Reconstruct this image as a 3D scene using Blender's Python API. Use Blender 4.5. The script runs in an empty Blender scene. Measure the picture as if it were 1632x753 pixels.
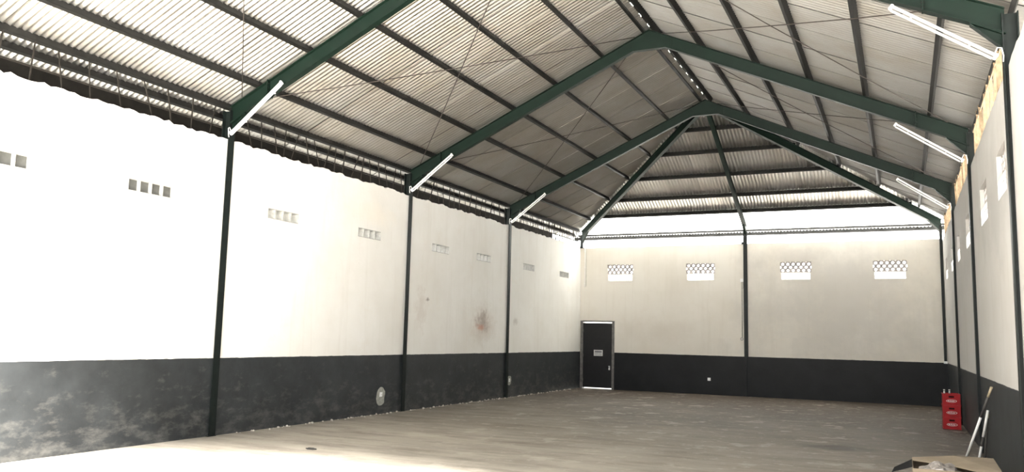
import bpy, bmesh, math, random
from mathutils import Vector, Matrix
random.seed(7)
S = bpy.context.scene
COL = S.collection

# ------------------------------------------------------------------ camera
CAM = Vector((4.005, 0.0, 1.522))
YAW, PITCH, ROLL, FPX = -0.444, 0.1215, 0.0239, 1310.0
fw = Vector((math.sin(YAW)*math.cos(PITCH), math.cos(YAW)*math.cos(PITCH), math.sin(PITCH)))
r0 = Vector((math.cos(YAW), -math.sin(YAW), 0)); u0 = r0.cross(fw)
rt = r0*math.cos(ROLL) + u0*math.sin(ROLL); up = -r0*math.sin(ROLL) + u0*math.cos(ROLL)
cd = bpy.data.cameras.new('camera'); cam = bpy.data.objects.new('camera', cd); COL.objects.link(cam)
M4 = Matrix((rt, up, -fw)).transposed().to_4x4(); M4.translation = CAM
cam.matrix_world = M4
cd.sensor_fit = 'HORIZONTAL'; cd.sensor_width = 36; cd.lens = FPX/1632*36; cd.clip_start = .05; cd.clip_end = 400
S.camera = cam

# ------------------------------------------------------------------ world, sun, exposure
W = bpy.data.worlds.new('world'); S.world = W; W.use_nodes = True
bg = W.node_tree.nodes['Background']; bg.inputs[0].default_value = (.97, .985, 1.0, 1); bg.inputs[1].default_value = 5.0
sd = bpy.data.lights.new('sun', 'SUN'); sd.energy = 75; sd.angle = math.radians(30); sd.color = (1, .97, .93)
sun = bpy.data.objects.new('sun', sd); COL.objects.link(sun)
sun.rotation_euler = Vector((-.30, .44, -1)).to_track_quat('-Z', 'Y').to_euler()
S.view_settings.view_transform = 'Standard'; S.view_settings.look = 'None'
S.view_settings.gamma = 1; S.view_settings.use_curve_mapping = False
S.view_settings.exposure = 0.3
S.cycles.use_denoising = True
S.cycles.max_bounces = 14; S.cycles.diffuse_bounces = 8; S.cycles.glossy_bounces = 5; S.cycles.sample_clamp_indirect = 12
def portal(loc, size_x, size_y, direction):
    l = bpy.data.lights.new('portal', 'AREA'); l.shape = 'RECTANGLE'; l.size = size_x; l.size_y = size_y
    l.cycles.is_portal = True
    o = bpy.data.objects.new('portal', l); COL.objects.link(o); o.location = loc
    o.rotation_euler = Vector(direction).to_track_quat('-Z', 'Z').to_euler()
    return o

# ------------------------------------------------------------------ dimensions (metres)
HX = 5.013; YB = 24.0; YF = 3.95; HWL, HWB, HWR = 4.345, 4.315, 4.275; HD = 1.108
FR = [4.04, 9.04, 14.04, 18.77]; YA = 18.77; HR = 7.12; KS = .457; KH = .438
TW = .16; OFF = .118   # OFF: sheets above the rafter line
EX = 5.60; EY = YA + (YB-YA)*EX/HX

# ------------------------------------------------------------------ material helpers
def newmat(name):
    m = bpy.data.materials.new(name); m.use_nodes = True
    nt = m.node_tree; b = nt.nodes['Principled BSDF']
    return m, nt, b
def N(nt, kind, **kw):
    n = nt.nodes.new(kind)
    for k, v in kw.items():
        if k.startswith('i_'): n.inputs[k[2:].replace('_', ' ')].default_value = v
        else: setattr(n, k, v)
    return n
def noise(nt, vec, scale, detail=5, rough=.6, stretch=None):
    if stretch:
        mp = N(nt, 'ShaderNodeMapping'); mp.inputs['Scale'].default_value = stretch
        nt.links.new(vec, mp.inputs[0]); vec = mp.outputs[0]
    n = N(nt, 'ShaderNodeTexNoise'); n.inputs['Scale'].default_value = scale; n.inputs['Detail'].default_value = detail
    n.inputs['Roughness'].default_value = rough
    nt.links.new(vec, n.inputs['Vector']); return n.outputs['Fac']
def ramp(nt, fac, stops):
    r = N(nt, 'ShaderNodeValToRGB'); e = r.color_ramp.elements
    while len(e) < len(stops): e.new(.5)
    for el, (p, c) in zip(e, stops):
        el.position = p; el.color = (c[0], c[1], c[2], 1) if not isinstance(c, (int, float)) else (c, c, c, 1)
    nt.links.new(fac, r.inputs[0]); return r.outputs[0]
def mix(nt, fac, a, b, mode='MIX'):
    m = N(nt, 'ShaderNodeMix', data_type='RGBA', blend_type=mode)
    for sock, v in ((m.inputs[0], fac), (m.inputs[6], a), (m.inputs[7], b)):
        if isinstance(v, (int, float)): sock.default_value = v
        elif isinstance(v, tuple): sock.default_value = (*v, 1)
        else: nt.links.new(v, sock)
    return m.outputs[2]
def math_(nt, op, a, b=None, c=None):
    m = N(nt, 'ShaderNodeMath', operation=op)
    for i, v in enumerate((a, b, c)):
        if v is None: continue
        if isinstance(v, (int, float)): m.inputs[i].default_value = v
        else: nt.links.new(v, m.inputs[i])
    return m.outputs[0]
def coords(nt):
    g = N(nt, 'ShaderNodeNewGeometry'); s = N(nt, 'ShaderNodeSeparateXYZ'); nt.links.new(g.outputs['Position'], s.inputs[0])
    return g.outputs['Position'], s.outputs
def bump(nt, b, h, strength=.3, dist=.01):
    n = N(nt, 'ShaderNodeBump'); n.inputs['Strength'].default_value = strength; n.inputs['Distance'].default_value = dist
    nt.links.new(h, n.inputs['Height']); nt.links.new(n.outputs[0], b.inputs['Normal'])
def plain(name, col, rough=.6, metal=0, var=.18, scale=8, spec=.5):
    m, nt, b = newmat(name); pos, _ = coords(nt)
    f = noise(nt, pos, scale)
    dark = tuple(c*(1-var) for c in col); lite = tuple(min(1, c*(1+var)) for c in col)
    nt.links.new(ramp(nt, f, [(.3, dark), (.7, lite)]), b.inputs['Base Color'])
    b.inputs['Roughness'].default_value = rough; b.inputs['Metallic'].default_value = metal
    b.inputs['Specular IOR Level'].default_value = spec
    return m

def wall_mat(name, axis, cream, smudges=(), dusty=True, dado=1.0):
    """painted plaster: dark dado below HD, limewash above. axis: 0 wall runs along x, 1 along y"""
    m, nt, b = newmat(name); pos, (X, Y, Z) = coords(nt)
    U = Y if axis else X
    big = noise(nt, pos, .55, 4); mid = noise(nt, pos, 2.3, 6); fine = noise(nt, pos, 14, 6, .7)
    drip = noise(nt, pos, 1.0, 5, .65, (5, 5, .35))
    up_ = mix(nt, ramp(nt, big, [(.38, 0), (.68, 1)]), cream, tuple(c*f for c, f in zip(cream, (.90, .885, .86))))
    up_ = mix(nt, math_(nt, 'MULTIPLY', ramp(nt, drip, [(.52, 0), (.8, 1)]), .45), up_, tuple(c*f for c, f in zip(cream, (.80, .775, .73))))
    up_ = mix(nt, math_(nt, 'MULTIPLY', ramp(nt, mid, [(.58, 0), (.75, 1)]), .25), up_, tuple(c*f for c, f in zip(cream, (.86, .80, .72))))
    for (u, z, ru, rz, colr, amt, sc) in smudges:
        du = math_(nt, 'DIVIDE', math_(nt, 'SUBTRACT', U, u), ru); dz = math_(nt, 'DIVIDE', math_(nt, 'SUBTRACT', Z, z), rz)
        d = math_(nt, 'SQRT', math_(nt, 'ADD', math_(nt, 'MULTIPLY', du, du), math_(nt, 'MULTIPLY', dz, dz)))
        n = noise(nt, pos, sc, 6, .7)
        v = math_(nt, 'SUBTRACT', math_(nt, 'ADD', 1.0, math_(nt, 'MULTIPLY', math_(nt, 'SUBTRACT', n, .5), 2.4)), d)
        up_ = mix(nt, math_(nt, 'MULTIPLY', ramp(nt, v, [(.05, 0), (.75, 1)]), amt), up_, colr)
    dk = mix(nt, ramp(nt, mid, [(.35, 0), (.7, 1)]), tuple(v*dado for v in (.020, .0225, .024)), tuple(v*dado for v in (.034, .038, .040)))
    if dusty:
        sc = noise(nt, pos, 3.0, 7, .7, (1, 1, 2.2))
        low = math_(nt, 'SUBTRACT', .62, math_(nt, 'MULTIPLY', Z, .62))
        dk = mix(nt, math_(nt, 'MULTIPLY', ramp(nt, math_(nt, 'ADD', sc, math_(nt, 'MULTIPLY', low, .28)), [(.60, 0), (.88, 1)]), .5), dk, (.16, .155, .14))
    edge = math_(nt, 'ADD', HD, math_(nt, 'MULTIPLY', math_(nt, 'SUBTRACT', noise(nt, pos, 5), .5), .02))
    col = mix(nt, math_(nt, 'GREATER_THAN', Z, edge), dk, up_)
    nt.links.new(col, b.inputs['Base Color'])
    b.inputs['Specular IOR Level'].default_value = .35 if dado == 1 else .2
    rg = N(nt, 'ShaderNodeMix'); nt.links.new(math_(nt, 'GREATER_THAN', Z, HD), rg.inputs[0]); rg.inputs[2].default_value = .5; rg.inputs[3].default_value = .85
    nt.links.new(rg.outputs[0], b.inputs['Roughness'])
    bump(nt, b, math_(nt, 'ADD', fine, math_(nt, 'MULTIPLY', mid, 1.5)), .25, .012)
    return m

M = {}
SM = [(17.45, 1.86, .36, .30, (.16, .12, .10), .85, 5), (17.5, 1.80, .75, .62, (.55, .48, .42), .55, 2.5), (17.35, 1.72, .33, .10, (.55, .25, .16), .6, 6),
      (14.65, 2.05, .30, .55, (.60, .54, .48), .5, 5), (14.9, 2.25, .10, .05, (.22, .18, .15), .8, 9), (21.9, 2.4, 1.1, .9, (.72, .70, .66), .5, 1.6),
      (19.3, 1.9, .2, .12, (.45, .41, .37), .5, 8), (12.9, 3.75, .9, .3, (.80, .74, .64), .5, 1.5)]
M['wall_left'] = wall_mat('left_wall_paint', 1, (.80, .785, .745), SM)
M['wall_back'] = wall_mat('back_wall_paint', 0, (.71, .675, .61), [(2.6, 2.6, 3.2, 2.2, (.52, .50, .47), .6, .8), (1.2, 3.9, 1.6, .4, (.45, .42, .39), .4, 1.4), (-2.6, 1.8, 1.2, .5, (.58, .53, .46), .4, 1.2)], False, .30)
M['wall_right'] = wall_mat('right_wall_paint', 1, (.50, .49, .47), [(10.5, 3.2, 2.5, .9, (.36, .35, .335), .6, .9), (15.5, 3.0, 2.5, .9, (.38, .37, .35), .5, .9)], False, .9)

def floor_mat():
    m, nt, b = newmat('worn_concrete'); pos, (X, Y, Z) = coords(nt)
    big = noise(nt, pos, .35, 5); mid = noise(nt, pos, 1.6, 7, .68); fine = noise(nt, pos, 22, 6, .7)
    strk = noise(nt, pos, 1.1, 7, .72, (.6, 2.6, 1))
    # pale dusty front with the opening's light painted in, over the brown soiled slab
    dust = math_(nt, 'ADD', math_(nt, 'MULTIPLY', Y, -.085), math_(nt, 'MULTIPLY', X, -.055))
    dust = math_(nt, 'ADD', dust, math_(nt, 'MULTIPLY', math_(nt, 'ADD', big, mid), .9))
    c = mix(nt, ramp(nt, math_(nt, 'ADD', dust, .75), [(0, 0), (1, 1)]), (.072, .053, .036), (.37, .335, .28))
    c = mix(nt, math_(nt, 'MULTIPLY', ramp(nt, strk, [(.45, 0), (.70, 1)]), .6), c, (.052, .037, .025))
    c = mix(nt, math_(nt, 'MULTIPLY', ramp(nt, mid, [(.57, 0), (.62, 1)]), .6), c, (.40, .37, .32))
    c = mix(nt, math_(nt, 'MULTIPLY', ramp(nt, noise(nt, pos, 5.5, 8, .78), [(.57, 0), (.63, 1)]), .6), c, (.42, .39, .34))
    c = mix(nt, math_(nt, 'MULTIPLY', ramp(nt, noise(nt, pos, 2.6, 8, .75, (1, 2.5, 1)), [(.64, 0), (.70, 1)]), .75), c, (.04, .032, .026))
    c = mix(nt, math_(nt, 'MULTIPLY', fine, .2), c, (.09, .072, .054))
    du = math_(nt, 'DIVIDE', math_(nt, 'SUBTRACT', X, 3.05), .75); dv = math_(nt, 'DIVIDE', math_(nt, 'SUBTRACT', Y, 13.3), .45)
    d = math_(nt, 'SQRT', math_(nt, 'ADD', math_(nt, 'MULTIPLY', du, du), math_(nt, 'MULTIPLY', dv, dv)))
    v = math_(nt, 'SUBTRACT', math_(nt, 'ADD', 1.0, math_(nt, 'MULTIPLY', math_(nt, 'SUBTRACT', mid, .5), 2.0)), d)
    c = mix(nt, math_(nt, 'MULTIPLY', ramp(nt, v, [(.1, 0), (.6, 1)]), .75), c, (.04, .028, .02))   # oil stain
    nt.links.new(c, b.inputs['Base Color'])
    nt.links.new(ramp(nt, mid, [(.3, .55), (.7, .8)]), b.inputs['Roughness'])
    b.inputs['Specular IOR Level'].default_value = .4
    bump(nt, b, math_(nt, 'ADD', math_(nt, 'MULTIPLY', mid, 2), fine), .35, .012)
    return m
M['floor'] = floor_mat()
def zinc(name, base, rough, metal):
    m, nt, b = newmat(name); pos, _ = coords(nt)
    n = noise(nt, pos, 1.3, 5, .6); n2 = noise(nt, pos, 9, 4)
    c = mix(nt, ramp(nt, n, [(.35, 0), (.7, 1)]), base, tuple(v*f for v, f in zip(base, (.84, .80, .74))))
    c = mix(nt, math_(nt, 'MULTIPLY', ramp(nt, n2, [(.62, 0), (.78, 1)]), .1), c, (.40, .36, .31))
    oi = N(nt, 'ShaderNodeObjectInfo')
    c = mix(nt, 1.0, c, ramp(nt, oi.outputs['Random'], [(0, .78), (1, 1.0)]), 'MULTIPLY')
    nt.links.new(c, b.inputs['Base Color']); b.inputs['Metallic'].default_value = metal
    nt.links.new(ramp(nt, n2, [(.3, rough*.94), (.7, rough*1.1)]), b.inputs['Roughness'])
    return m
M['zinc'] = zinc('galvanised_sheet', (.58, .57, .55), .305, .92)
M['zinc_dull'] = zinc('matte_sheet', (.38, .375, .365), .40, .6)  # matte copy of the galvanised sheet, toned to carry the right eave's glow
def clear_sheet():
    m, nt, b = newmat('translucent_fibreglass'); pos, _ = coords(nt)
    nt.links.new(ramp(nt, noise(nt, pos, 2), [(.3, (.86, .86, .82)), (.7, (.93, .93, .90))]), b.inputs['Base Color'])
    b.inputs['Roughness'].default_value = .5
    tr = N(nt, 'ShaderNodeBsdfTranslucent'); tr.inputs[0].default_value = (.85, .86, .83, 1)
    mx = N(nt, 'ShaderNodeMixShader'); mx.inputs[0].default_value = .5
    out = nt.nodes['Material Output']
    nt.links.new(b.outputs[0], mx.inputs[1]); nt.links.new(tr.outputs[0], mx.inputs[2]); nt.links.new(mx.outputs[0], out.inputs[0])
    return m
M['clear'] = clear_sheet()
M['green'] = plain('green_steel_paint', (.0028, .0095, .006), .5, 0, .2, 5, .22)
M['column'] = plain('dark_column_paint', (.005, .008, .007), .5, 0, .35, 9, .25)
M['purlin'] = plain('purlin_steel', (.008, .0078, .007), .6, .0, .3, 7, .2)
M['rod'] = plain('rusty_rod', (.05, .04, .035), .6, .3)
M['white'] = plain('white_enamel', (.82, .82, .80), .35, 0, .04)
M['tube'] = plain('milky_tube', (.88, .88, .87), .15, 0, .02)
M['wire'] = plain('white_cable', (.8, .8, .78), .5, 0, .05)
M['plaster'] = plain('raw_plaster', (.33, .33, .29), .9, 0, .25, 20)
M['concrete'] = plain('vent_concrete', (.42, .415, .39), .85, 0, .2, 14)
M['cement'] = plain('cement_board', (.085, .085, .078), .9, 0, .2, 9)
M['grille'] = plain('breeze_block_concrete', (.40, .37, .35), .85, 0, .2, 14)
M['lath'] = plain('weathered_lath', (.24, .175, .11), .8, 0, .4, 10, .2)
M['lath_dark'] = plain('dark_lath', (.02, .017, .014), .85, 0, .4, 10, .15)
M['door'] = plain('black_door_paint', (.007, .007, .0075), .55, 0, .2, 8, .3)
M['door_frame'] = plain('grey_frame_steel', (.13, .125, .115), .55, .2, .35, 9)
M['paper'] = plain('paper', (.62, .62, .60), .8, 0, .05)
M['ink'] = plain('grey_print', (.20, .20, .21), .8)
M['metal'] = plain('bright_metal', (.7, .7, .68), .3, .8)
M['red'] = plain('red_crate_plastic', (.30, .006, .009), .5, 0, .1, 8, .2)
M['red_dark'] = plain('slot_shade', (.03, .003, .003), .8, 0, .1, 8, .1)  # hand hole shade put into the colour; the slot itself is a raised block
M['logo'] = plain('white_print', (.75, .68, .66), .6, 0, .05)
M['card'] = plain('cardboard', (.27, .215, .15), .9, 0, .15, 5)
M['foil'] = plain('silver_foil', (.34, .31, .285), .4, .5, .3, 9)
M['black_and_shade'] = plain('black_plastic_and_shade', (.010, .010, .011), .95, 0, .18, 8, .08)
M['pole_white'] = plain('pole_white', (.76, .75, .72), .45, 0, .08)
M['pole_dark'] = plain('pole_dark', (.06, .055, .05), .6)
M['pole_tan'] = plain('pole_tan', (.40, .33, .22), .7)
M['brown_glass'] = plain('bottle_glass', (.05, .035, .02), .1)
M['cap'] = plain('bottle_cap', (.72, .70, .66), .35, .3)
M['ground'] = plain('yard_concrete', (.62, .605, .57), .9, 0, .12, 1)
M['render'] = plain('aged_render', (.20, .20, .18), .9, 0, .3, 1.5)
M['scrap'] = plain('dark_scrap', (.03, .028, .025), .7)
M['crumb'] = plain('plaster_crumb', (.5, .46, .40), .9, 0, .3, 30)
M['fascia'] = plain('fascia_board', (.011, .0095, .008), .9, 0, .3, 6, .15)

# ------------------------------------------------------------------ object helpers
def obj(name, me, parent=None, loc=None, kind=None, label=None, cat=None, group=None):
    o = bpy.data.objects.new(name, me); COL.objects.link(o)
    if parent: o.parent = parent
    if loc is not None: o.location = loc
    if kind: o['kind'] = kind
    if label: o['label'] = label
    if cat: o['category'] = cat
    if group: o['group'] = group
    return o
def empty(name, loc=(0, 0, 0), **kw):
    o = obj(name, None, None, loc, **kw); o.empty_display_size = .1; return o
class MB:
    """collects simple solids into one mesh"""
    def __init__(s): s.bm = bmesh.new()
    def box(s, a, b, mat=None):
        a, b = Vector(a), Vector(b)
        c = (a+b)/2; d = b-a
        m = Matrix.Translation(c) @ Matrix.Diagonal((*[max(abs(v), 1e-4) for v in d], 1))
        if mat is not None: m = mat @ m
        bmesh.ops.create_cube(s.bm, size=1, matrix=m); return s
    def bar(s, p, q, w, h, upv=(0, 0, 1)):
        p, q = Vector(p), Vector(q); d = (q-p); L = d.length; z = d.normalized()
        x = Vector(upv).cross(z)
        if x.length < 1e-4: x = Vector((1, 0, 0))
        x.normalize(); y = z.cross(x)
        m = Matrix((x, y, z)).transposed().to_4x4(); m.translation = (p+q)/2
        bmesh.ops.create_cube(s.bm, size=1, matrix=m @ Matrix.Diagonal((w, h, L, 1))); return s
    def tube(s, pts, r, seg=8):
        pts = [Vector(p) for p in pts]; rings = []
        x = None
        for i, p in enumerate(pts):
            d = (pts[min(i+1, len(pts)-1)] - pts[max(i-1, 0)]).normalized()
            if x is None:
                x = d.orthogonal().normalized()
            x = (x - d*x.dot(d)).normalized(); y = d.cross(x)
            rr = r[i] if isinstance(r, (list, tuple)) else r
            rings.append([s.bm.verts.new(p + (x*math.cos(t)+y*math.sin(t))*rr) for t in [2*math.pi*k/seg for k in range(seg)]])
        for a, b in zip(rings, rings[1:]):
            for k in range(seg):
                f = s.bm.faces.new((a[k], a[(k+1) % seg], b[(k+1) % seg], b[k])); f.smooth = True
        s.bm.faces.new(rings[0][::-1]); s.bm.faces.new(rings[-1]); return s
    def prism(s, poly, vec):
        vec = Vector(vec); a = [s.bm.verts.new(Vector(p)-vec/2) for p in poly]; b = [s.bm.verts.new(Vector(p)+vec/2) for p in poly]
        n = len(poly); s.bm.faces.new(a[::-1]); s.bm.faces.new(b)
        for i in range(n): s.bm.faces.new((a[i], a[(i+1) % n], b[(i+1) % n], b[i]))
        return s
    def face(s, pts):
        s.bm.faces.new([s.bm.verts.new(Vector(p)) for p in pts]); return s
    def mesh(s, name, mat, bevel=0):
        bmesh.ops.recalc_face_normals(s.bm, faces=s.bm.faces)
        if bevel: bmesh.ops.bevel(s.bm, geom=list(s.bm.edges), offset=bevel, segments=2, affect='EDGES', clamp_overlap=True)
        me = bpy.data.meshes.new(name); s.bm.to_mesh(me); s.bm.free()
        for m in (mat if isinstance(mat, (list, tuple)) else [mat]): me.materials.append(m)
        return me
    def build(s, name, mat, parent=None, bevel=0, **kw):
        return obj(name, s.mesh(name, mat, bevel), parent, **kw)

def wall_mesh(name, mat, axis, face, thick, u0_, u1_, top, holes, rough_top=.0, step=.18):
    """upright wall with real openings. axis: 0 runs along x at y=face, 1 runs along y at x=face; thick signed outward"""
    us = sorted({round(v, 4) for v in [u0_, u1_] + [h[0] for h in holes] + [h[1] for h in holes]})
    zs = sorted({round(v, 4) for v in [0, top] + [h[2] for h in holes] + [h[3] for h in holes]})
    fine = []
    for a, b in zip(us, us[1:]):
        n = max(1, int(round((b-a)/step))); fine += [a + (b-a)*i/n for i in range(n)]
    us = fine + [us[-1]]
    def hole(i, j):
        uc, zc = (us[i]+us[i+1])/2, (zs[j]+zs[j+1])/2
        return any(h[0] < uc < h[1] and h[2] < zc < h[3] for h in holes)
    bm = bmesh.new(); jit = [random.uniform(-1, .5)*rough_top for _ in us]
    vs = {}
    def V(i, j, k):
        if (i, j, k) not in vs:
            z = zs[j] + (jit[i] if j == len(zs)-1 else 0); p = face + thick*k
            vs[i, j, k] = bm.verts.new((us[i], p, z) if axis == 0 else (p, us[i], z))
        return vs[i, j, k]
    nu, nz = len(us)-1, len(zs)-1
    solid = lambda i, j: 0 <= i < nu and 0 <= j < nz and not hole(i, j)
    for i in range(nu):
        for j in range(nz):
            if not solid(i, j): continue
            for k in (0, 1): bm.faces.new((V(i, j, k), V(i+1, j, k), V(i+1, j+1, k), V(i, j+1, k)))
            for di, dj, e in ((-1, 0, ((i, j), (i, j+1))), (1, 0, ((i+1, j), (i+1, j+1))), (0, -1, ((i, j), (i+1, j))), (0, 1, ((i, j+1), (i+1, j+1)))):
                if not solid(i+di, j+dj):
                    (a, b), (c, d) = e
                    bm.faces.new((V(a, b, 0), V(c, d, 0), V(c, d, 1), V(a, b, 1)))
    bmesh.ops.recalc_face_normals(bm, faces=bm.faces)
    me = bpy.data.meshes.new(name); bm.to_mesh(me); bm.free(); me.materials.append(mat); return me

# ------------------------------------------------------------------ room shell
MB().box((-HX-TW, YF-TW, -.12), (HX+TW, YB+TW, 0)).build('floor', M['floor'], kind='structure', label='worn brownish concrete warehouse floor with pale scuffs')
MB().box((-60, -60, -.30), (60, YF-TW-.004, -.02)).box((-60, YB+TW+.004, -.30), (60, 80, -.02)).box((-60, YF-TW, -.30), (-HX-TW-.004, YB+TW, -.02)).box((HX+TW+.004, YF-TW, -.30), (60, YB+TW, -.02)).build('ground', M['ground'], kind='structure', label='pale concrete yard outside the warehouse')

VENT_Y = [5.275, 7.345, 9.958, 12.36, 15.01, 17.055, 19.695, 22.265]; VW = .735; VZ = (3.285, 3.455)
lv = [(y, y+VW, *VZ) for y in VENT_Y]
obj('wall_left', wall_mesh('wall_left', M['wall_left'], 1, -HX, -TW, YF, YB+TW, HWL, lv, .03, .08), kind='structure', label='whitewashed plaster wall with dark painted lower band and small vents')
BW = [(-4.14, -3.32), (-1.715, -.875), (.94, 1.77), (3.33, 4.16)]
DOOR = (-4.94, -3.94, 0, 2.02)
bv = []
for a, b in BW: bv += [(a, b, 3.48, 3.775), (a+.03, b-.03, 3.275, 3.475)]
obj('wall_back', wall_mesh('wall_back', M['wall_back'], 0, YB, TW, -HX, HX, HWB, bv+[DOOR], .012), kind='structure', label='cream back wall with black lower band, door and breeze block windows')
RW = [(9.66, 10.52), (11.76, 12.72), (14.78, 15.62), (17.30, 18.06), (19.55, 20.35), (22.0, 22.8)]
rv = []
for a, b in RW: rv += [(a, b, 3.36, 3.66), (a+.03, b-.03, 3.15, 3.355)]
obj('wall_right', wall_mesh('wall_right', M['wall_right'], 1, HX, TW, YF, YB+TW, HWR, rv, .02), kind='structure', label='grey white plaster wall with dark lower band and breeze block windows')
MB().box((-6.75, -8, -.12), (-6.5, 12.0, 5.6)).box((-6.75, 12.0, -.12), (-6.5, 34, 3.55)).build('wall_neighbour', M['render'], kind='structure', label='grey rendered wall of the neighbouring plot')

# ------------------------------------------------------------------ windows
wn = 0
# hollow vent block (one square cell), shared by all vents of the left wall
cell = VW/4; e = .012
vb = MB()
h = VZ[1]-VZ[0]
for a, b in (((0, 0, 0), (TW, e, h)), ((0, cell-e, 0), (TW, cell, h)), ((0, e, 0), (TW, cell-e, e)), ((0, e, h-e), (TW, cell-e, h))): vb.box(a, b)
vb = vb.mesh('vent_block', M['concrete'])
for y in VENT_Y:
    wn += 1
    w = empty(f'window_{wn}', (-HX-TW-.004, y, VZ[0]), kind='structure', label='slot vent of four square hollow blocks high on the white wall')
    for k in range(4): obj('vent_block', vb, w, (0, k*cell, 0))
# two vents nearest the yard wall are boarded behind with grey cement sheet
for k, y in enumerate(VENT_Y[:2]):
    w = bpy.data.objects[f'window_{k+1}']; w['label'] = 'slot vent high on the white wall, closed behind with grey cement board'
    MB().box((TW-.055, e, e), (TW-.045, VW-e, h-e)).build('cement_board', M['cement'], w)

def breeze(width, height, depth):
    """perforated screen: staggered round holes"""
    px = width/6; pz = height/2.6; bm = bmesh.new()
    for r in range(-1, 4):
        for c in range(-1, 8):
            cx = (c+.5+(.5 if r % 2 else 0))*px; cz = (r+.5)*pz*.78 + .01
            out = [(cx-px/2, cz), (cx, cz-pz*.78), (cx+px/2, cz), (cx, cz+pz*.78)]
            ring = []
            per = 4
            for i in range(4):
                a, b = out[i], out[(i+1) % 4]
                for k in range(per): ring.append((a[0]+(b[0]-a[0])*k/per, a[1]+(b[1]-a[1])*k/per))
            n = len(ring); rr = .27*px
            vo = [bm.verts.new((x, 0, z)) for x, z in ring]
            vi = []
            for x, z in ring:
                ang = math.atan2(z-cz, x-cx); vi.append(bm.verts.new((cx+rr*math.cos(ang), 0, cz+rr*math.sin(ang))))
            for i in range(n): bm.faces.new((vo[i], vo[(i+1) % n], vi[(i+1) % n], vi[i]))
    bmesh.ops.remove_doubles(bm, verts=bm.verts, dist=1e-4)
    for co, no in (((0, 0, 0), (-1, 0, 0)), ((width, 0, 0), (1, 0, 0)), ((0, 0, 0), (0, 0, -1)), ((0, 0, height), (0, 0, 1))):
        bmesh.ops.bisect_plane(bm, geom=list(bm.verts)+list(bm.edges)+list(bm.faces), plane_co=co, plane_no=no, clear_outer=True)
    r = bmesh.ops.extrude_face_region(bm, geom=list(bm.faces))
    for v in r['geom']:
        if isinstance(v, bmesh.types.BMVert): v.co.y += depth
    bmesh.ops.recalc_face_normals(bm, faces=bm.faces)
    me = bpy.data.meshes.new('breeze_block_screen'); bm.to_mesh(me); bm.free(); me.materials.append(M['grille']); return me
bs_back = breeze(.83, .295, .05); bs_right = breeze(.86, .30, .05)
def low_frame(w_, hgt):
    m = MB(); t = .012
    m.box((0, 0, 0), (w_, .05, t)).box((0, 0, hgt-t), (w_, .05, hgt)).box((0, 0, t), (t, .05, hgt-t)).box((w_-t, 0, t), (w_, .05, hgt-t)); return m.mesh('slot_frame', M['white'])
for a, b in BW:
    wn += 1
    w = empty(f'window_{wn}', (a, YB+.04, 3.275), kind='structure', label='breeze block screen over a narrow bright slot in the back wall')
    s = obj('breeze_block_screen', bs_back, w, (0, 0, .205)); s.scale = ((b-a)/.83, 1, 1)
    obj('slot_frame', low_frame(b-a-.06, .2), w, (.03, 0, 0))
for a, b in RW:
    wn += 1
    w = empty(f'window_{wn}', (HX+.10, a, 3.15), kind='structure', label='breeze block screen over a narrow bright slot in the right wall')
    w.rotation_euler = (0, 0, math.pi/2)
    s = obj('breeze_block_screen', bs_right, w, (0, 0, .21)); s.scale = ((b-a)/.86, 1, 1)
    obj('slot_frame', low_frame(b-a-.06, .205), w, (.03, 0, 0))

# ------------------------------------------------------------------ roof: sheets, purlins, rods, ridge
roof = empty('ceiling', (0, 0, 0), kind='structure', label='corrugated metal hip roof on green purlins seen from below')
PITCHW, AMP, NW, SEG = .088, .0165, 10, 8
SW = PITCHW*NW

def sheet_strip(width_from, x_lo, x_hi, waves=NW, rows=1):
    """corrugated strip in local frame: a across waves, b down slope (plan distance)"""
    pts = []
    n = (waves+1)*SEG
    for i in range(n+1):
        a = width_from + i*PITCHW/SEG
        pts.append((a, AMP*math.cos(2*math.pi*(i/SEG+.5)) - .006*(1-i/n)))
    pts.insert(0, (width_from-.001, pts[0][1]-.006))   # turned-down lap edge
    return pts
def slope_sheet(side, y0, lift, clip=False):
    bm = bmesh.new(); pts = sheet_strip(y0, 0, 0); xs = [.03, EX]
    rows = []
    for x in xs:
        rows.append([bm.verts.new((side*x, y, HR+OFF-KS*x + w + lift)) for y, w in pts])
    for i in range(len(pts)-1):
        f = bm.faces.new((rows[0][i], rows[0][i+1], rows[1][i+1], rows[1][i])); f.smooth = True
    if clip:   # keep y-YA < |x|*(YB-YA)/HX
        n = Vector((-side*(YB-YA)/HX, 1, 0)).normalized()
        bmesh.ops.bisect_plane(bm, geom=list(bm.verts)+list(bm.edges)+list(bm.faces), plane_co=(0, YA+.10, 0), plane_no=n, clear_outer=True)
    if not bm.faces: bm.free(); return None
    bmesh.ops.recalc_face_normals(bm, faces=bm.faces)
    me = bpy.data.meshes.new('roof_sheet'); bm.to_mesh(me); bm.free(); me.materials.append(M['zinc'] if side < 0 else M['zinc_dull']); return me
def hip_sheet(x0, ya, yb, lift, mat):
    bm = bmesh.new(); pts = sheet_strip(x0, 0, 0); rows = []
    for y in (ya, yb): rows.append([bm.verts.new((x, y, HR+OFF-KH*(y-YA)+w+lift)) for x, w in pts])
    for i in range(len(pts)-1):
        f = bm.faces.new((rows[0][i], rows[0][i+1], rows[1][i+1], rows[1][i])); f.smooth = True
    for sgn in (1, -1):
        n = Vector((sgn*(YB-YA)/HX, -1, 0)).normalized()
        bmesh.ops.bisect_plane(bm, geom=list(bm.verts)+list(bm.edges)+list(bm.faces), plane_co=(0, YA-.10, 0), plane_no=n, clear_outer=True)
    if not bm.faces: bm.free(); return None
    me = bpy.data.meshes.new('roof_sheet'); bm.to_mesh(me); bm.free(); me.materials.append(mat); return me
ny = int((YA-(YF-.6))//SW)
ystart = YA - ny*SW
share = {}
rs = random.Random(3)
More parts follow.
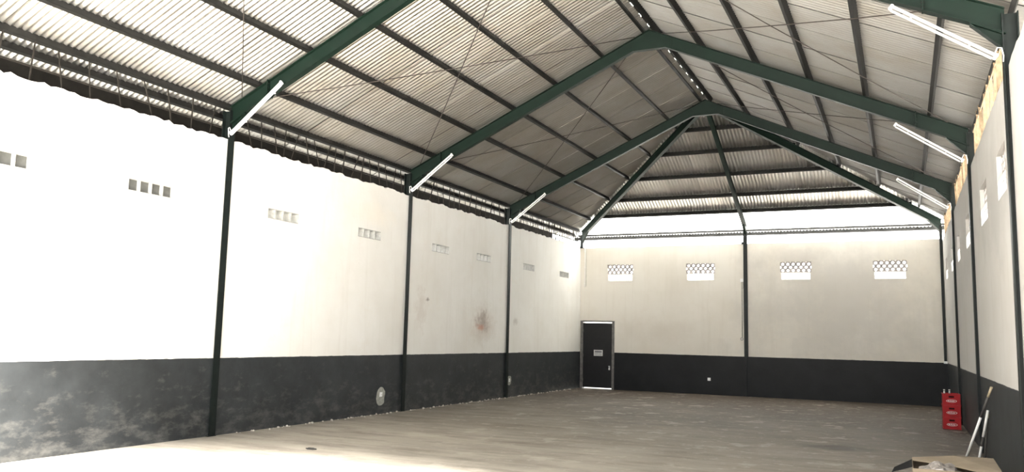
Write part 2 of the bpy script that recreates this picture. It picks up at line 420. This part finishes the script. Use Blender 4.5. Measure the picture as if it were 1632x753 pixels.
for side in (-1, 1):
    for k in range(ny):
        lift = (.0, .001)[k % 2]
        key = (side, k % 2)
        if key not in share: share[key] = slope_sheet(side, 0, lift)
        o = obj('roof_sheet', share[key], roof, (0, ystart+k*SW, 0))
        o.rotation_euler = (rs.uniform(-.0015, .0015), 0, 0)
        o.location.z = -math.tan(o.rotation_euler.x)*SW/2
    k = 0
    while YA + k*SW < EY:
        me = slope_sheet(side, YA+k*SW, (.0, .001)[(k+ny) % 2], True)
        if me: obj('roof_sheet', me, roof)
        k += 1
x0 = -SW*8
for k in range(16):
    me = hip_sheet(x0+k*SW, YA+.03, 23.42, (.0, .001)[k % 2], M['zinc'])
    if me: obj('roof_sheet', me, roof)
    me = hip_sheet(x0+k*SW, 23.34, EY, (-.012, -.0108)[k % 2], M['clear'])
    if me: obj('translucent_sheet', me, roof)

def cee(bm_, p, q, upv, d=.10, w=.05, t=.004, lip=.015):
    """C purlin from p to q; origin at bottom outer corner, upv = up from rafter"""
    p, q = Vector(p), Vector(q); z = (q-p).normalized(); u = Vector(upv); u = (u - z*u.dot(z)).normalized(); x = u.cross(z)
    def add(a0, a1, b0, b1):
        m = Matrix((x, u, z)).transposed().to_4x4(); m.translation = (p+q)/2 + x*(a0+a1)/2 + u*(b0+b1)/2
        bmesh.ops.create_cube(bm_, size=1, matrix=m @ Matrix.Diagonal((a1-a0, b1-b0, (q-p).length, 1)))
    add(-w/2, -w/2+t, 0, d); add(-w/2, w/2, 0, t); add(-w/2, w/2, d-t, d); add(w/2-t, w/2, 0, lip); add(w/2-t, w/2, d-lip, d)
PX = [.10, .89, 1.83, 2.70, 3.56, 4.47, 5.06, 5.30]
for side in (-1, 1):
    nrm = (side*KS, 0, 1)
    for x in PX:
        ends = YA + (YB-YA)*x/HX - .06
        a = MB(); cee(a.bm, (side*x, YF-.3, HR-KS*x), (side*x, ends, HR-KS*x), nrm)
        a.build('purlin', M['purlin'], roof)
HP = [19.82, 20.68, 21.64, 22.56, 23.33, 24.27, 24.48]
for i, y in enumerate(HP):
    x = (y-YA)*HX/(YB-YA) - .06
    a = MB(); cee(a.bm, (-x, y, HR-KH*(y-YA)), (x, y, HR-KH*(y-YA)), (0, KH, 1), d=.10 if i < 5 else (.045 if i == 5 else .115))
    a.build('purlin', M['purlin'], roof)
# fascia boards at the side eaves
for side, d in ((-1, .17), (1, .05)):
    MB().box((side*(EX-.03), YF-.3, HR-KS*EX+.10-d), (side*EX, YB-(1.0 if side < 0 else -.3), HR-KS*EX+.10)).build('fascia_board', M['fascia'], roof)
# ridge cap with slits between its cross pieces
rc = MB(); zr = HR+OFF+.015
for s in (-1, 1):
    rc.prism([(s*.06, 0, zr-.02), (s*.24, 0, zr-KS*.22), (s*.24, 0, zr-KS*.22+.004), (s*.06, 0, zr-.016)], (0, YA-YF+.8, 0))
bmesh.ops.translate(rc.bm, verts=rc.bm.verts, vec=(0, (YA+YF-.3)/2, 0))
y = YF-.3
while y < YA:
    rc.box((-.07, y, zr-.022), (.07, y+.32, zr-.014)); y += .5
rc.build('ridge_cap', M['fascia'], roof)
MB().box((-.085, YF-.3, zr-.013), (.085, YA, zr-.005)).build('ridge_sun_diffuser', M['clear'], roof)  # added translucent strip, softens direct sun through the ridge slits
# crossed tie rods under the purlins of each bay
bays = list(zip(FR, FR[1:]))
for ya, yb in bays:
    for side in (-1, 1):
        for (y0, y1) in ((ya, yb), (yb, ya)):
            p = Vector((side*4.72, y0 + (.10 if y1 > y0 else -.10), HR-KS*4.72-.02)); q = Vector((side*.25, y1 - (.10 if y1 > y0 else -.10), HR-KS*.25-.02))
            mid_ = (p+q)/2 - Vector((0, 0, .03 if y1 > y0 else .05))
            MB().tube([p, (p+mid_)/2-Vector((0, 0, .01)), mid_, (q+mid_)/2-Vector((0, 0, .01)), q], .007, 6).build('tie_rod', M['rod'], roof)

# ------------------------------------------------------------------ steel frames
def planar_beam(top, bot, y, fwid=.10, tw=.008, tf=.010):
    """I section lying in a plane of constant y; top/bot: lists of (x,z) in order"""
    m = MB()
    m.prism([(x, y, z) for x, z in top] + [(x, y, z) for x, z in reversed(bot)], (0, tw, 0))
    for line in (top, bot):
        for (xa, za), (xb, zb) in zip(line, line[1:]):
            m.bar((xa, y, za), (xb, y, zb), tf, fwid, (0, 1, 0)) if False else m.prism([(xa, y, za-tf/2), (xb, y, zb-tf/2), (xb, y, zb+tf/2), (xa, y, za+tf/2)], (0, fwid, 0))
    return m
RD = .225
def zt(x): return HR - KS*abs(x) - .005
def column_mesh(side, top):
    m = MB(); s = side
    xi = HX-.045; xo = HX+.10
    m.box((s*xi, -.06, 0), (s*(xi+.012), .06, top)); m.box((s*(xi+.012), -.005, 0), (s*(xo-.012), .005, top)); m.box((s*(xo-.012), -.06, 0), (s*xo, .06, top))
    return m.mesh('column', M['column'])
colm = {s: column_mesh(s, 4.78) for s in (-1, 1)}
FL = ['green steel roof frame with columns, third one out from the door wall', 'green steel roof frame with columns, second one out from the door wall',
      'green steel roof frame where the hip rafters meet, nearest the door wall', 'green steel roof frame, fourth one out from the door wall']
def make_frame(y, label, i):
    f = empty('steel_frame', (0, y, 0), label=label, cat='roof frame', group='steel roof frames')
    for s in (-1, 1):
        c = obj('column', colm[s], f)
        top = [(s*0, zt(0)), (s*4.28, zt(4.28))]; bot = [(s*0, zt(.30)-RD), (s*.30, zt(.30)-RD), (s*4.28, zt(4.28)-RD)]
        r = planar_beam(top, bot, 0).build('rafter', M['green'], f)
        # bolted knee piece with a triangular bracket under it
        k = planar_beam([(s*4.29, zt(4.29)), (s*5.0, zt(5.0))], [(s*4.29, zt(4.29)-RD-.01), (s*4.68, zt(4.68)-RD-.01), (s*5.0, zt(5.0)-RD-.03)], 0, .105).build('knee', M['green'], f)
        planar_beam([(s*4.70, zt(4.70)-RD-.02), (s*4.985, zt(4.985)-RD-.04)], [(s*4.70, zt(4.70)-RD-.03), (s*4.985, 4.42)], 0, .09).build('knee_bracket', M['green'], k)
        MB().prism([(s*4.28, 0, zt(4.28)+.01), (s*4.295, 0, zt(4.28)+.01), (s*4.295, 0, zt(4.28)-RD-.02), (s*4.28, 0, zt(4.28)-RD-.02)], (0, .13, 0)).build('joint_plate', M['green'], r)
        b = MB()
        for dz in (.04, .10, .16, .21):
            for dy in (-.04, .04): b.tube([(s*4.27, dy, zt(4.28)-dz), (s*4.305, dy, zt(4.28)-dz)], .009, 6)
        b.build('joint_bolt', M['purlin'], r, kind='stuff')
        MB().box((s*(HX-.05), -.075, 0), (s*(HX+.0), .075, .012)).build('base_plate', M['column'], c)
    MB().prism([(-.42, 0, zt(.42)-.02), (0, 0, zt(0)-.02), (.42, 0, zt(.42)-.02), (.42, 0, zt(.42)-RD+.01), (.30, 0, zt(.3)-RD), (-.30, 0, zt(.3)-RD), (-.42, 0, zt(.42)-RD+.01)], (0, .022, 0)).build('apex_plate', M['green'], f)
    return f
for i, y in enumerate([9.04, 14.04, 18.77, 4.04]): make_frame(y, FL[i], i)

# hip rafters and middle rafter
def line_beam(name, p, q, depth, label, drop_end):
    p, q = Vector(p), Vector(q); root = empty(name, (0, 0, 0), label=label, cat='rafter', group='hip end rafters')
    d = (q-p); hd = Vector((d.x, d.y, 0)).normalized(); side = Vector((-hd.y, hd.x, 0))
    m = MB(); dz = Vector((0, 0, depth))
    m.prism([p, q, q-dz, p-dz], side*.008); root_o = m.build('web', M['green'], root)
    for off, nm in ((Vector((0, 0, 0)), 'top_flange'), (-dz, 'bottom_flange')):
        a = MB(); t = Vector((0, 0, .005)); a.prism([p+off-t, q+off-t, q+off+t, p+off+t], side*.09); a.build(nm, M['green'], root)
    e0 = q - hd*.45; ez = p.z + (q.z-p.z)*((e0-p).length/(q-p).length)
    a = MB(); pe = p + (q-p)*.93
    a.prism([pe-dz, q-dz, q-dz-Vector((0, 0, drop_end))], side*.07); a.build('end_bracket', M['green'], root)
    return root
z1 = HR-KS*HX
line_beam('hip_rafter', (-.12, YA+.12, HR-.06), (-HX+.02, YB+.02, z1-.01), .19, 'dark green hip rafter running down to the corner above the black door', .2)
line_beam('hip_rafter', (.12, YA+.12, HR-.06), (HX-.02, YB+.02, z1-.01), .19, 'green hip rafter running down to the corner above the red crates', .16)
line_beam('hip_rafter', (0, YA+.08, HR-.06), (0, YB+.02, z1-.01), .13, 'middle rafter of the hip end running down to the back wall column', .16)
bc = empty('wall_column', (0, YB, 0), label='dark steel column dividing the back wall in two', cat='column')
MB().box((-.055, -.045, 1.09), (.055, -.033, 4.72)).build('flange', M['column'], bc)
MB().box((-.005, -.033, 0), (.005, .10, 4.72)).build('web', M['column'], bc)
MB().box((-.10, -.06, 4.30), (-.02, .0, 4.36)).build('cleat', M['column'], bc)
cc = empty('wall_column', (HX, YB, 0), label='dark steel column in the far corner behind the red crates', cat='column')
MB().box((-.075, -.09, 1.14), (-.01, -.02, 4.66)).build('flange', M['column'], cc)
MB().box((-.085, -.10, 1.09), (.0, -.01, 1.15)).build('foot', M['white'], cc)
cl = empty('wall_column', (-HX, YB, 0), label='short dark steel post on top of the corner above the black door', cat='column')
MB().box((0.0, -.06, 4.30), (.07, .03, 4.68)).build('flange', M['column'], cl)
MB().box((-.02, -.08, 4.30), (.10, .05, 4.315)).build('seat_plate', M['column'], cl)

# ------------------------------------------------------------------ tube lamps on the knees
LBL = {(-1, 0): 'white tube lamp slanting up the frame between the grey vents and the clear vents', (-1, 1): 'white tube lamp slanting up the second frame from the door, above the whitewashed wall',
       (-1, 2): 'white tube lamp slanting up the frame beside the scorched wall patch', (1, 0): 'white tube lamp slanting from the third frame on the lath screen side',
       (1, 1): 'white tube lamp slanting from the second frame on the lath screen side', (1, 2): 'white tube lamp slanting from the first frame on the lath screen side'}
for s in (-1, 1):
    for i, y in enumerate([9.04, 14.04, 18.77]):
        a = Vector((s*4.92, -.09, 4.41 if s < 0 else 4.33)); b = Vector((s*3.99, -.09, 5.10 if s < 0 else 4.99))
        d = (b-a).normalized(); nn = Vector((0, -1, 0)); dn = d.cross(nn).normalized()
        if dn.z > 0: dn = -dn
        t = empty('tube_lamp', (0, y, 0), label=LBL[s, i], cat='lamp', group='tube lamps on the roof frames')
        MB().bar(a, b, .022, .026, dn).build('batten', M['white'], t, .004)
        g0, g1 = a + dn*.042 + d*.035, b + dn*.042 - d*.035
        MB().tube([g0, g1], .013, 10).build('tube', M['tube'], t)
        for q in (a + d*.016, b - d*.016): MB().bar(q+dn*.012-d*.015, q+dn*.012+d*.015, .036, .062, dn).build('lamp_holder', M['white'], t, .004)
        h0 = a + d*.02
        pts = [h0 + Vector((-s*.01, -.01, .02)), h0 + Vector((s*.015, -.01, .075)), h0 + Vector((s*.05, 0, .07)), h0 + Vector((s*.065, .02, .0)), h0 + Vector((s*.062, .03, -.06))]
        MB().tube(pts, .006, 6).build('feed_wire', M['wire'], t)
        for fr_ in (.25, .8): MB().bar(a+(b-a)*fr_ + Vector((0, .01, 0)), a+(b-a)*fr_ + Vector((0, .085, 0)), .02, .02).build('bracket', M['white'], t)

# ------------------------------------------------------------------ lath screens in the eave gaps
def lath_screen(side, ya, yb, n, label, mat, wmin, wmax, tilt, seed):
    R = random.Random(seed); x = side*(HX+.06); t = empty('lath_screen', (x, (ya+yb)/2, (HWR if side > 0 else HWL)), label=label, cat='screen', group='lath screens in the eave gaps')
    o = Vector(t.location); top = HR-KS*HX + .02
    for k in range(n):
        y = ya + (yb-ya)*(k+.5)/n + R.uniform(-.04, .04); w = R.uniform(wmin, wmax); tl = R.uniform(-tilt, tilt)
        z0 = o.z - .03; z1_ = top + R.uniform(-.03, .02)
        m = MB(); m.bar(Vector((x+R.uniform(-.02, .02), y-tl/2, z0))-o, Vector((x+R.uniform(-.02, .02), y+tl/2, z1_))-o, .012, w, (1, 0, 0)); m.build('lath', mat, t)
    for z in ((o.z+.06, top-.1) if side > 0 else (o.z+.16,)): MB().box((-.022, ya-o.y, z-o.z), (-.010, yb-o.y, z-o.z+.022)).build('rail', mat, t)
RB = [(9.12, 13.96), (14.12, 18.69), (18.85, 23.9)]
for i, (a, b) in enumerate(RB):
    lath_screen(1, a, b, 20, ['tan lath screen over the wall bay with the leaning poles', 'tan lath screen over the wall bay beside the red crates', 'tan lath screen over the last wall bay before the corner'][i], M['lath'], .03, .055, .26, 10+i)
LB = [(4.12, 8.96), (9.12, 13.96), (14.12, 18.69), (18.85, 23.9)]
for i, (a, b) in enumerate(LB):
    lath_screen(-1, a, b, [12, 18, 18, 34][i], ['thin dark laths above the wall bay with grey vents', 'thin dark laths above the whitewashed bay with the big outlet patch', 'thin dark laths above the scorched wall bay', 'tangled dark laths above the bay next to the black door'][i], M['lath_dark'], .008, .02, .22, 30+i)

# ------------------------------------------------------------------ door
d0, d1, dz0, dz1 = DOOR
dr = empty('door_1', (d0, YB, 0), kind='structure', label='black painted door in a grey steel frame with light showing under it')
fr = MB(); fr.box((-.045, -.03, 0), (.03, TW+.01, 2.055)); fr.box((1.0-.03, -.03, 0), (1.045, TW+.01, 2.055)); fr.box((.03, -.03, 2.018), (.97, TW+.01, 2.06))
fr.build('door_frame', M['door_frame'], dr)
leaf = MB().box((.034, .02, .035), (.955, .06, 1.985)).build('door_leaf', M['door'], dr)
MB().box((.86, .002, .58), (.905, .02, .70)).build('lock_plate', M['metal'], leaf)
MB().tube([(.885, .002, .66), (.885, -.045, .66), (.80, -.05, .66)], .008, 8).build('handle', M['black_and_shade'], leaf)
for z in (.25, 1.0, 1.75): MB().tube([(.036, .012, z-.05), (.036, .012, z+.05)], .012, 8).build('hinge', M['door_frame'], leaf)
pn = empty('paper_notice', (-4.556, YB+.019, .99), label='small white printed notice taped to the black door', cat='notice')
MB().box((0, -.003, 0), (.285, -.001, .182)).build('sheet', M['paper'], pn)
ik = MB(); RR = random.Random(5)
for r in range(3):
    x = .03
    while x < .23:
        w = RR.uniform(.015, .05); ik.box((x, -.0045, .025+r*.022), (min(x+w, .255), -.003, .037+r*.022)); x += w+.012
ik.box((.03, -.0045, .10), (.255, -.003, .155)); ik.build('print', M['ink'], pn, kind='stuff')

# ------------------------------------------------------------------ outlets and conduits
def outlet(loc, rotz, label, patch):
    o = empty('wall_outlet', loc, label=label, cat='outlet'); o.rotation_euler = (0, 0, rotz)   # local -y faces the room
    MB().box((-.042, -.014, -.042), (.042, 0, .042)).build('plate', M['white'], o, .004)
    MB().tube([(0, -.010, 0), (0, -.018, 0)], .026, 14).build('socket', M['white'], o)
    h = MB()
    for x in (-.009, .009): h.tube([(x, -.017, 0), (x, -.0185, 0)], .0035, 6)
    h.build('socket_hole', M['black_and_shade'], o, kind='stuff')
    if patch:
        w_, up_, dn_ = patch; R = random.Random(int(abs(loc[1])*10)); pts = []
        for k in range(18):
            a = 2*math.pi*k/18; rx = w_*(.95+R.uniform(-.12, .12)); rz = (up_ if math.sin(a) > 0 else dn_)*(.95+R.uniform(-.1, .1)); pts.append((rx*math.cos(a), -.002, rz*math.sin(a)))
        MB().prism(pts, (0, .006, 0)).build('plaster_patch', M['plaster'], o)
outlet((-HX, 13.31, .365), math.pi/2, 'white wall outlet on a tall raw plaster patch in the dark band', (.15, .14, .24))
outlet((-HX, 18.99, .42), math.pi/2, 'white wall outlet on a narrow plaster patch past the scorch mark', (.13, .12, .14))
outlet((-1.054, YB, .435), 0, 'white wall outlet on the black band of the back wall', None)
cn = empty('conduit', (-4.87, YB, 3.09), label='pale conduit coming down the corner above the black door', cat='conduit')
MB().tube([(0, -.012, 0), (0, -.012, 1.25)], .011, 8).build('pipe', M['wire'], cn)
MB().tube([(.045, -.008, .02), (.045, -.008, 1.25)], .006, 8).build('cable', M['plaster'], cn)
for z in (.1, .6, 1.1): MB().box((-.016, -.026, z), (.016, 0, z+.015)).build('clip', M['wire'], cn)
cn = empty('conduit', (-.11, YB, 1.2), label='pale conduit with a junction box beside the back wall column', cat='conduit')
MB().tube([(0, -.012, .45), (0, -.012, 2.05)], .010, 8).build('pipe', M['plaster'], cn)
MB().box((-.04, -.035, 2.02), (.04, 0, 2.11)).build('junction_box', M['white'], cn, .004)
ring = [(-.012+.035*math.cos(a), -.02, .40+.035*math.sin(a)) for a in [2*math.pi*k/16 for k in range(17)]]
MB().tube(ring, .008, 6).build('cable_loop', M['ink'], cn)
MB().tube([(.035, -.01, 2.03), (.05, -.012, 1.9), (.03, -.012, 1.82)], .005, 6).build('cable', M['ink'], cn)

# ------------------------------------------------------------------ stacked red crates
CW, CDp, CH = .295, .40, .215
def crate_parts():
    t = .012; m = MB()
    m.box((0, 0, 0), (CW, t, CH)); m.box((0, CDp-t, 0), (CW, CDp, CH)); m.box((0, t, 0), (t, CDp-t, CH)); m.box((CW-t, t, 0), (CW, CDp-t, CH)); m.box((t, t, 0), (CW-t, CDp-t, t))
    for z in (0, CH-.02): m.box((-.005, -.005, z), (CW+.005, 0, z+.018)); m.box((-.005, 0, z), (0, CDp, z+.018))
    for x in (0, CW-.02): m.box((x, -.004, .018), (x+.02, 0, CH-.02))
    body = m.mesh('body', M['red'])
    o = []; n = 28
    m = MB()
    for k in range(n):
        a, b = 2*math.pi*k/n, 2*math.pi*(k+1)/n
        P = lambda t_, f: (CW/2+.088*f*math.cos(t_), -.002, .085+.026*(1+(f-1)*2.2)*math.sin(t_))
        m.prism([P(a, 1), P(b, 1), P(b, .92), P(a, .92)], (0, .003, 0))
    R = random.Random(2); x = CW/2-.058
    while x < CW/2+.05:
        w = R.uniform(.008, .016); m.box((x, -.0035, .077), (x+w, -.001, .077+R.uniform(.01, .018))); x += w+.006
    logo = m.mesh('logo', M['logo'])
    slot = MB().box((CW/2-.045, -.004, .145), (CW/2+.045, .004, .178)).mesh('hand_slot', M['red_dark'], .003)
    div = MB()
    for k in range(1, 4): div.box((t+(CW-2*t)*k/4-.003, t, t), (t+(CW-2*t)*k/4+.003, CDp-t, .12))
    for k in range(1, 5): div.box((t, t+(CDp-2*t)*k/5-.003, t), (CW-t, t+(CDp-2*t)*k/5+.003, .12))
    return body, logo, slot, div.mesh('divider', M['red'])
cp = crate_parts()
for k, lab in enumerate(['red plastic bottle crate at the bottom of the stack', 'red plastic bottle crate in the middle of the stack', 'red plastic bottle crate on top of the stack, holding two bottles']):
    c = empty('bottle_crate', (4.632+(.0, .003, .004)[k], 17.58+(.0, .006, -.002)[k], .001+k*.2165), label=lab, cat='crate', group='stacked red crates')
    for me in cp: obj(me.name, me, c)
prof = [(.0, .03), (.13, .031), (.17, .022), (.20, .0135), (.265, .0125)]
bme = MB().tube([(0, 0, z) for z, _ in prof], [r for _, r in prof], 12).mesh('glass', M['brown_glass'])
cpm = MB().tube([(0, 0, .255), (0, 0, .278)], .0165, 12).mesh('cap', M['cap'])
lbm = MB().tube([(0, 0, .205), (0, 0, .245)], [.0155, .0145], 12).mesh('neck_label', M['cap'])
for (x, y, lab) in ((4.672, 17.66, 'bottle with pale cap at the outer corner of the top crate'), (4.762, 17.72, 'bottle with pale cap in the middle of the top crate')):
    b = empty('bottle', (x, y, .4335+.0135), label=lab, cat='bottle', group='bottles in the top crate')
    for me in (bme, cpm, lbm): obj(me.name, me, b)

# ------------------------------------------------------------------ poles leaning on the right wall
def pole(base, top, label, segs, r):
    base, top = Vector(base), Vector(top); p = empty('leaning_pole', base, label=label, cat='pole', group='poles leaning on the wall')
    for a, b, mat, nm in segs: MB().tube([(top-base)*a, (top-base)*b], r, 8).build(nm, mat, p)
pole((4.690, 12.70, .0), (4.985, 12.0, 1.03), 'long pole, white below and tan at its tip, leaning on the dark wall', [(0, .62, M['pole_white'], 'white_shaft'), (.62, .88, M['pole_dark'], 'dark_shaft'), (.88, 1, M['pole_tan'], 'tan_tip')], .016)
pole((4.855, 12.75, .0), (4.985, 12.66, .70), 'short pale pole leaning on the dark wall', [(0, .32, M['pole_white'], 'white_shaft'), (.32, .5, M['pole_dark'], 'dark_shaft'), (.5, 1, M['pole_white'], 'white_shaft')], .016)
pole((4.93, 12.80, .0), (4.99, 12.74, .66), 'dark pole standing behind the short pale pole', [(0, .9, M['pole_dark'], 'dark_shaft'), (.9, 1, M['pole_tan'], 'tan_tip')], .016)

# ------------------------------------------------------------------ open carton
bx = empty('open_carton', (4.45, 9.6, 0), label='open cardboard carton with foil bundle beside the right wall', cat='carton')
t = .006; X0, X1, Y0, Y1, HB = -.40, .36, -.42, .38, .33
MB().box((X0, Y0, 0), (X1, Y0+t, HB)).box((X0, Y1-t, 0), (X1, Y1, HB)).box((X0, Y0+t, 0), (X0+t, Y1-t, HB)).box((X1-t, Y0+t, 0), (X1, Y1-t, HB)).box((X0+t, Y0+t, 0), (X1-t, Y1-t, t)).build('body', M['card'], bx)
MB().prism([(X1, Y1+.02, HB+.055), (-.01, Y1+.05, HB+.05), (X0, Y1+.02, HB+.005), (X0+.01, Y1-.22, HB+.004), (-.05, Y1-.45, HB+.008), (.16, Y0+.06, HB+.006), (X1+.0, Y0, HB+.03)], (0, 0, .006)).build('lid_flap', M['card'], bx)
MB().prism([(X0-.002, Y1-.1, HB), (X0-.002, Y0+.1, HB), (X0-.19, Y0+.12, HB-.07), (X0-.17, Y1-.38, HB-.06)], (.002, 0, .005)).build('shaded_flap', M['black_and_shade'], bx)  # carton's own flap, its shadow side painted black
fb = bmesh.new(); bmesh.ops.create_icosphere(fb, subdivisions=4, radius=1)
R = random.Random(9)
from mathutils import noise as mn
for v in fb.verts:
    n = mn.noise(v.co*2.2)*.25 + mn.noise(v.co*6)*.10
    v.co = Vector((v.co.x*.20*(1+n), v.co.y*.16*(1+n), v.co.z*.13*(1+n))) + Vector((-.15, -.12, .235))
me = bpy.data.meshes.new('foil_bundle'); fb.to_mesh(me); fb.free(); me.materials.append(M['foil'])
ft = obj('foil_bundle', me, None, bx.location, label='crumpled silver foil bundle lying in the open carton', cat='bundle')

# ------------------------------------------------------------------ floor bits
sc = empty('floor_scrap', (-2.99, 8.79, .001), label='small dark flat scrap lying on the pale floor', cat='scrap')
MB().prism([(-.085, -.01, .008), (-.03, -.045, .008), (.05, -.04, .008), (.09, 0, .008), (.04, .03, .008), (-.05, .028, .008)], (0, 0, .014)).build('sole', M['scrap'], sc, .003)
MB().prism([(-.04, -.02, .018), (.03, -.02, .018), (.03, .012, .018), (-.04, .012, .018)], (0, 0, .008)).build('strap', M['scrap'], sc)
cb = bmesh.new(); R = random.Random(21)
for k in range(160):
    y = R.uniform(9.5, 23.5)
    if min(abs(y-f_) for f_ in FR) < .2: continue
    s_ = R.uniform(.008, .03)
    m = Matrix.Translation((-HX + abs(R.gauss(.03, .06)) + .02, y, s_*.35)) @ Matrix.Rotation(R.uniform(0, 6), 4, 'Z') @ Matrix.Diagonal((s_, s_*R.uniform(.5, 1), s_*.7, 1))
    bmesh.ops.create_icosphere(cb, subdivisions=1, radius=1, matrix=m)
me = bpy.data.meshes.new('plaster_crumbs'); cb.to_mesh(me); cb.free(); me.materials.append(M['crumb'])
obj('plaster_crumbs', me, kind='stuff', label='plaster crumbs along the foot of the whitewashed wall', cat='debris')

# ------------------------------------------------------------------ sky portals in the openings
portal((0, YF-.7, 3.5), 11.0, 7.0, (0, 1, 0))
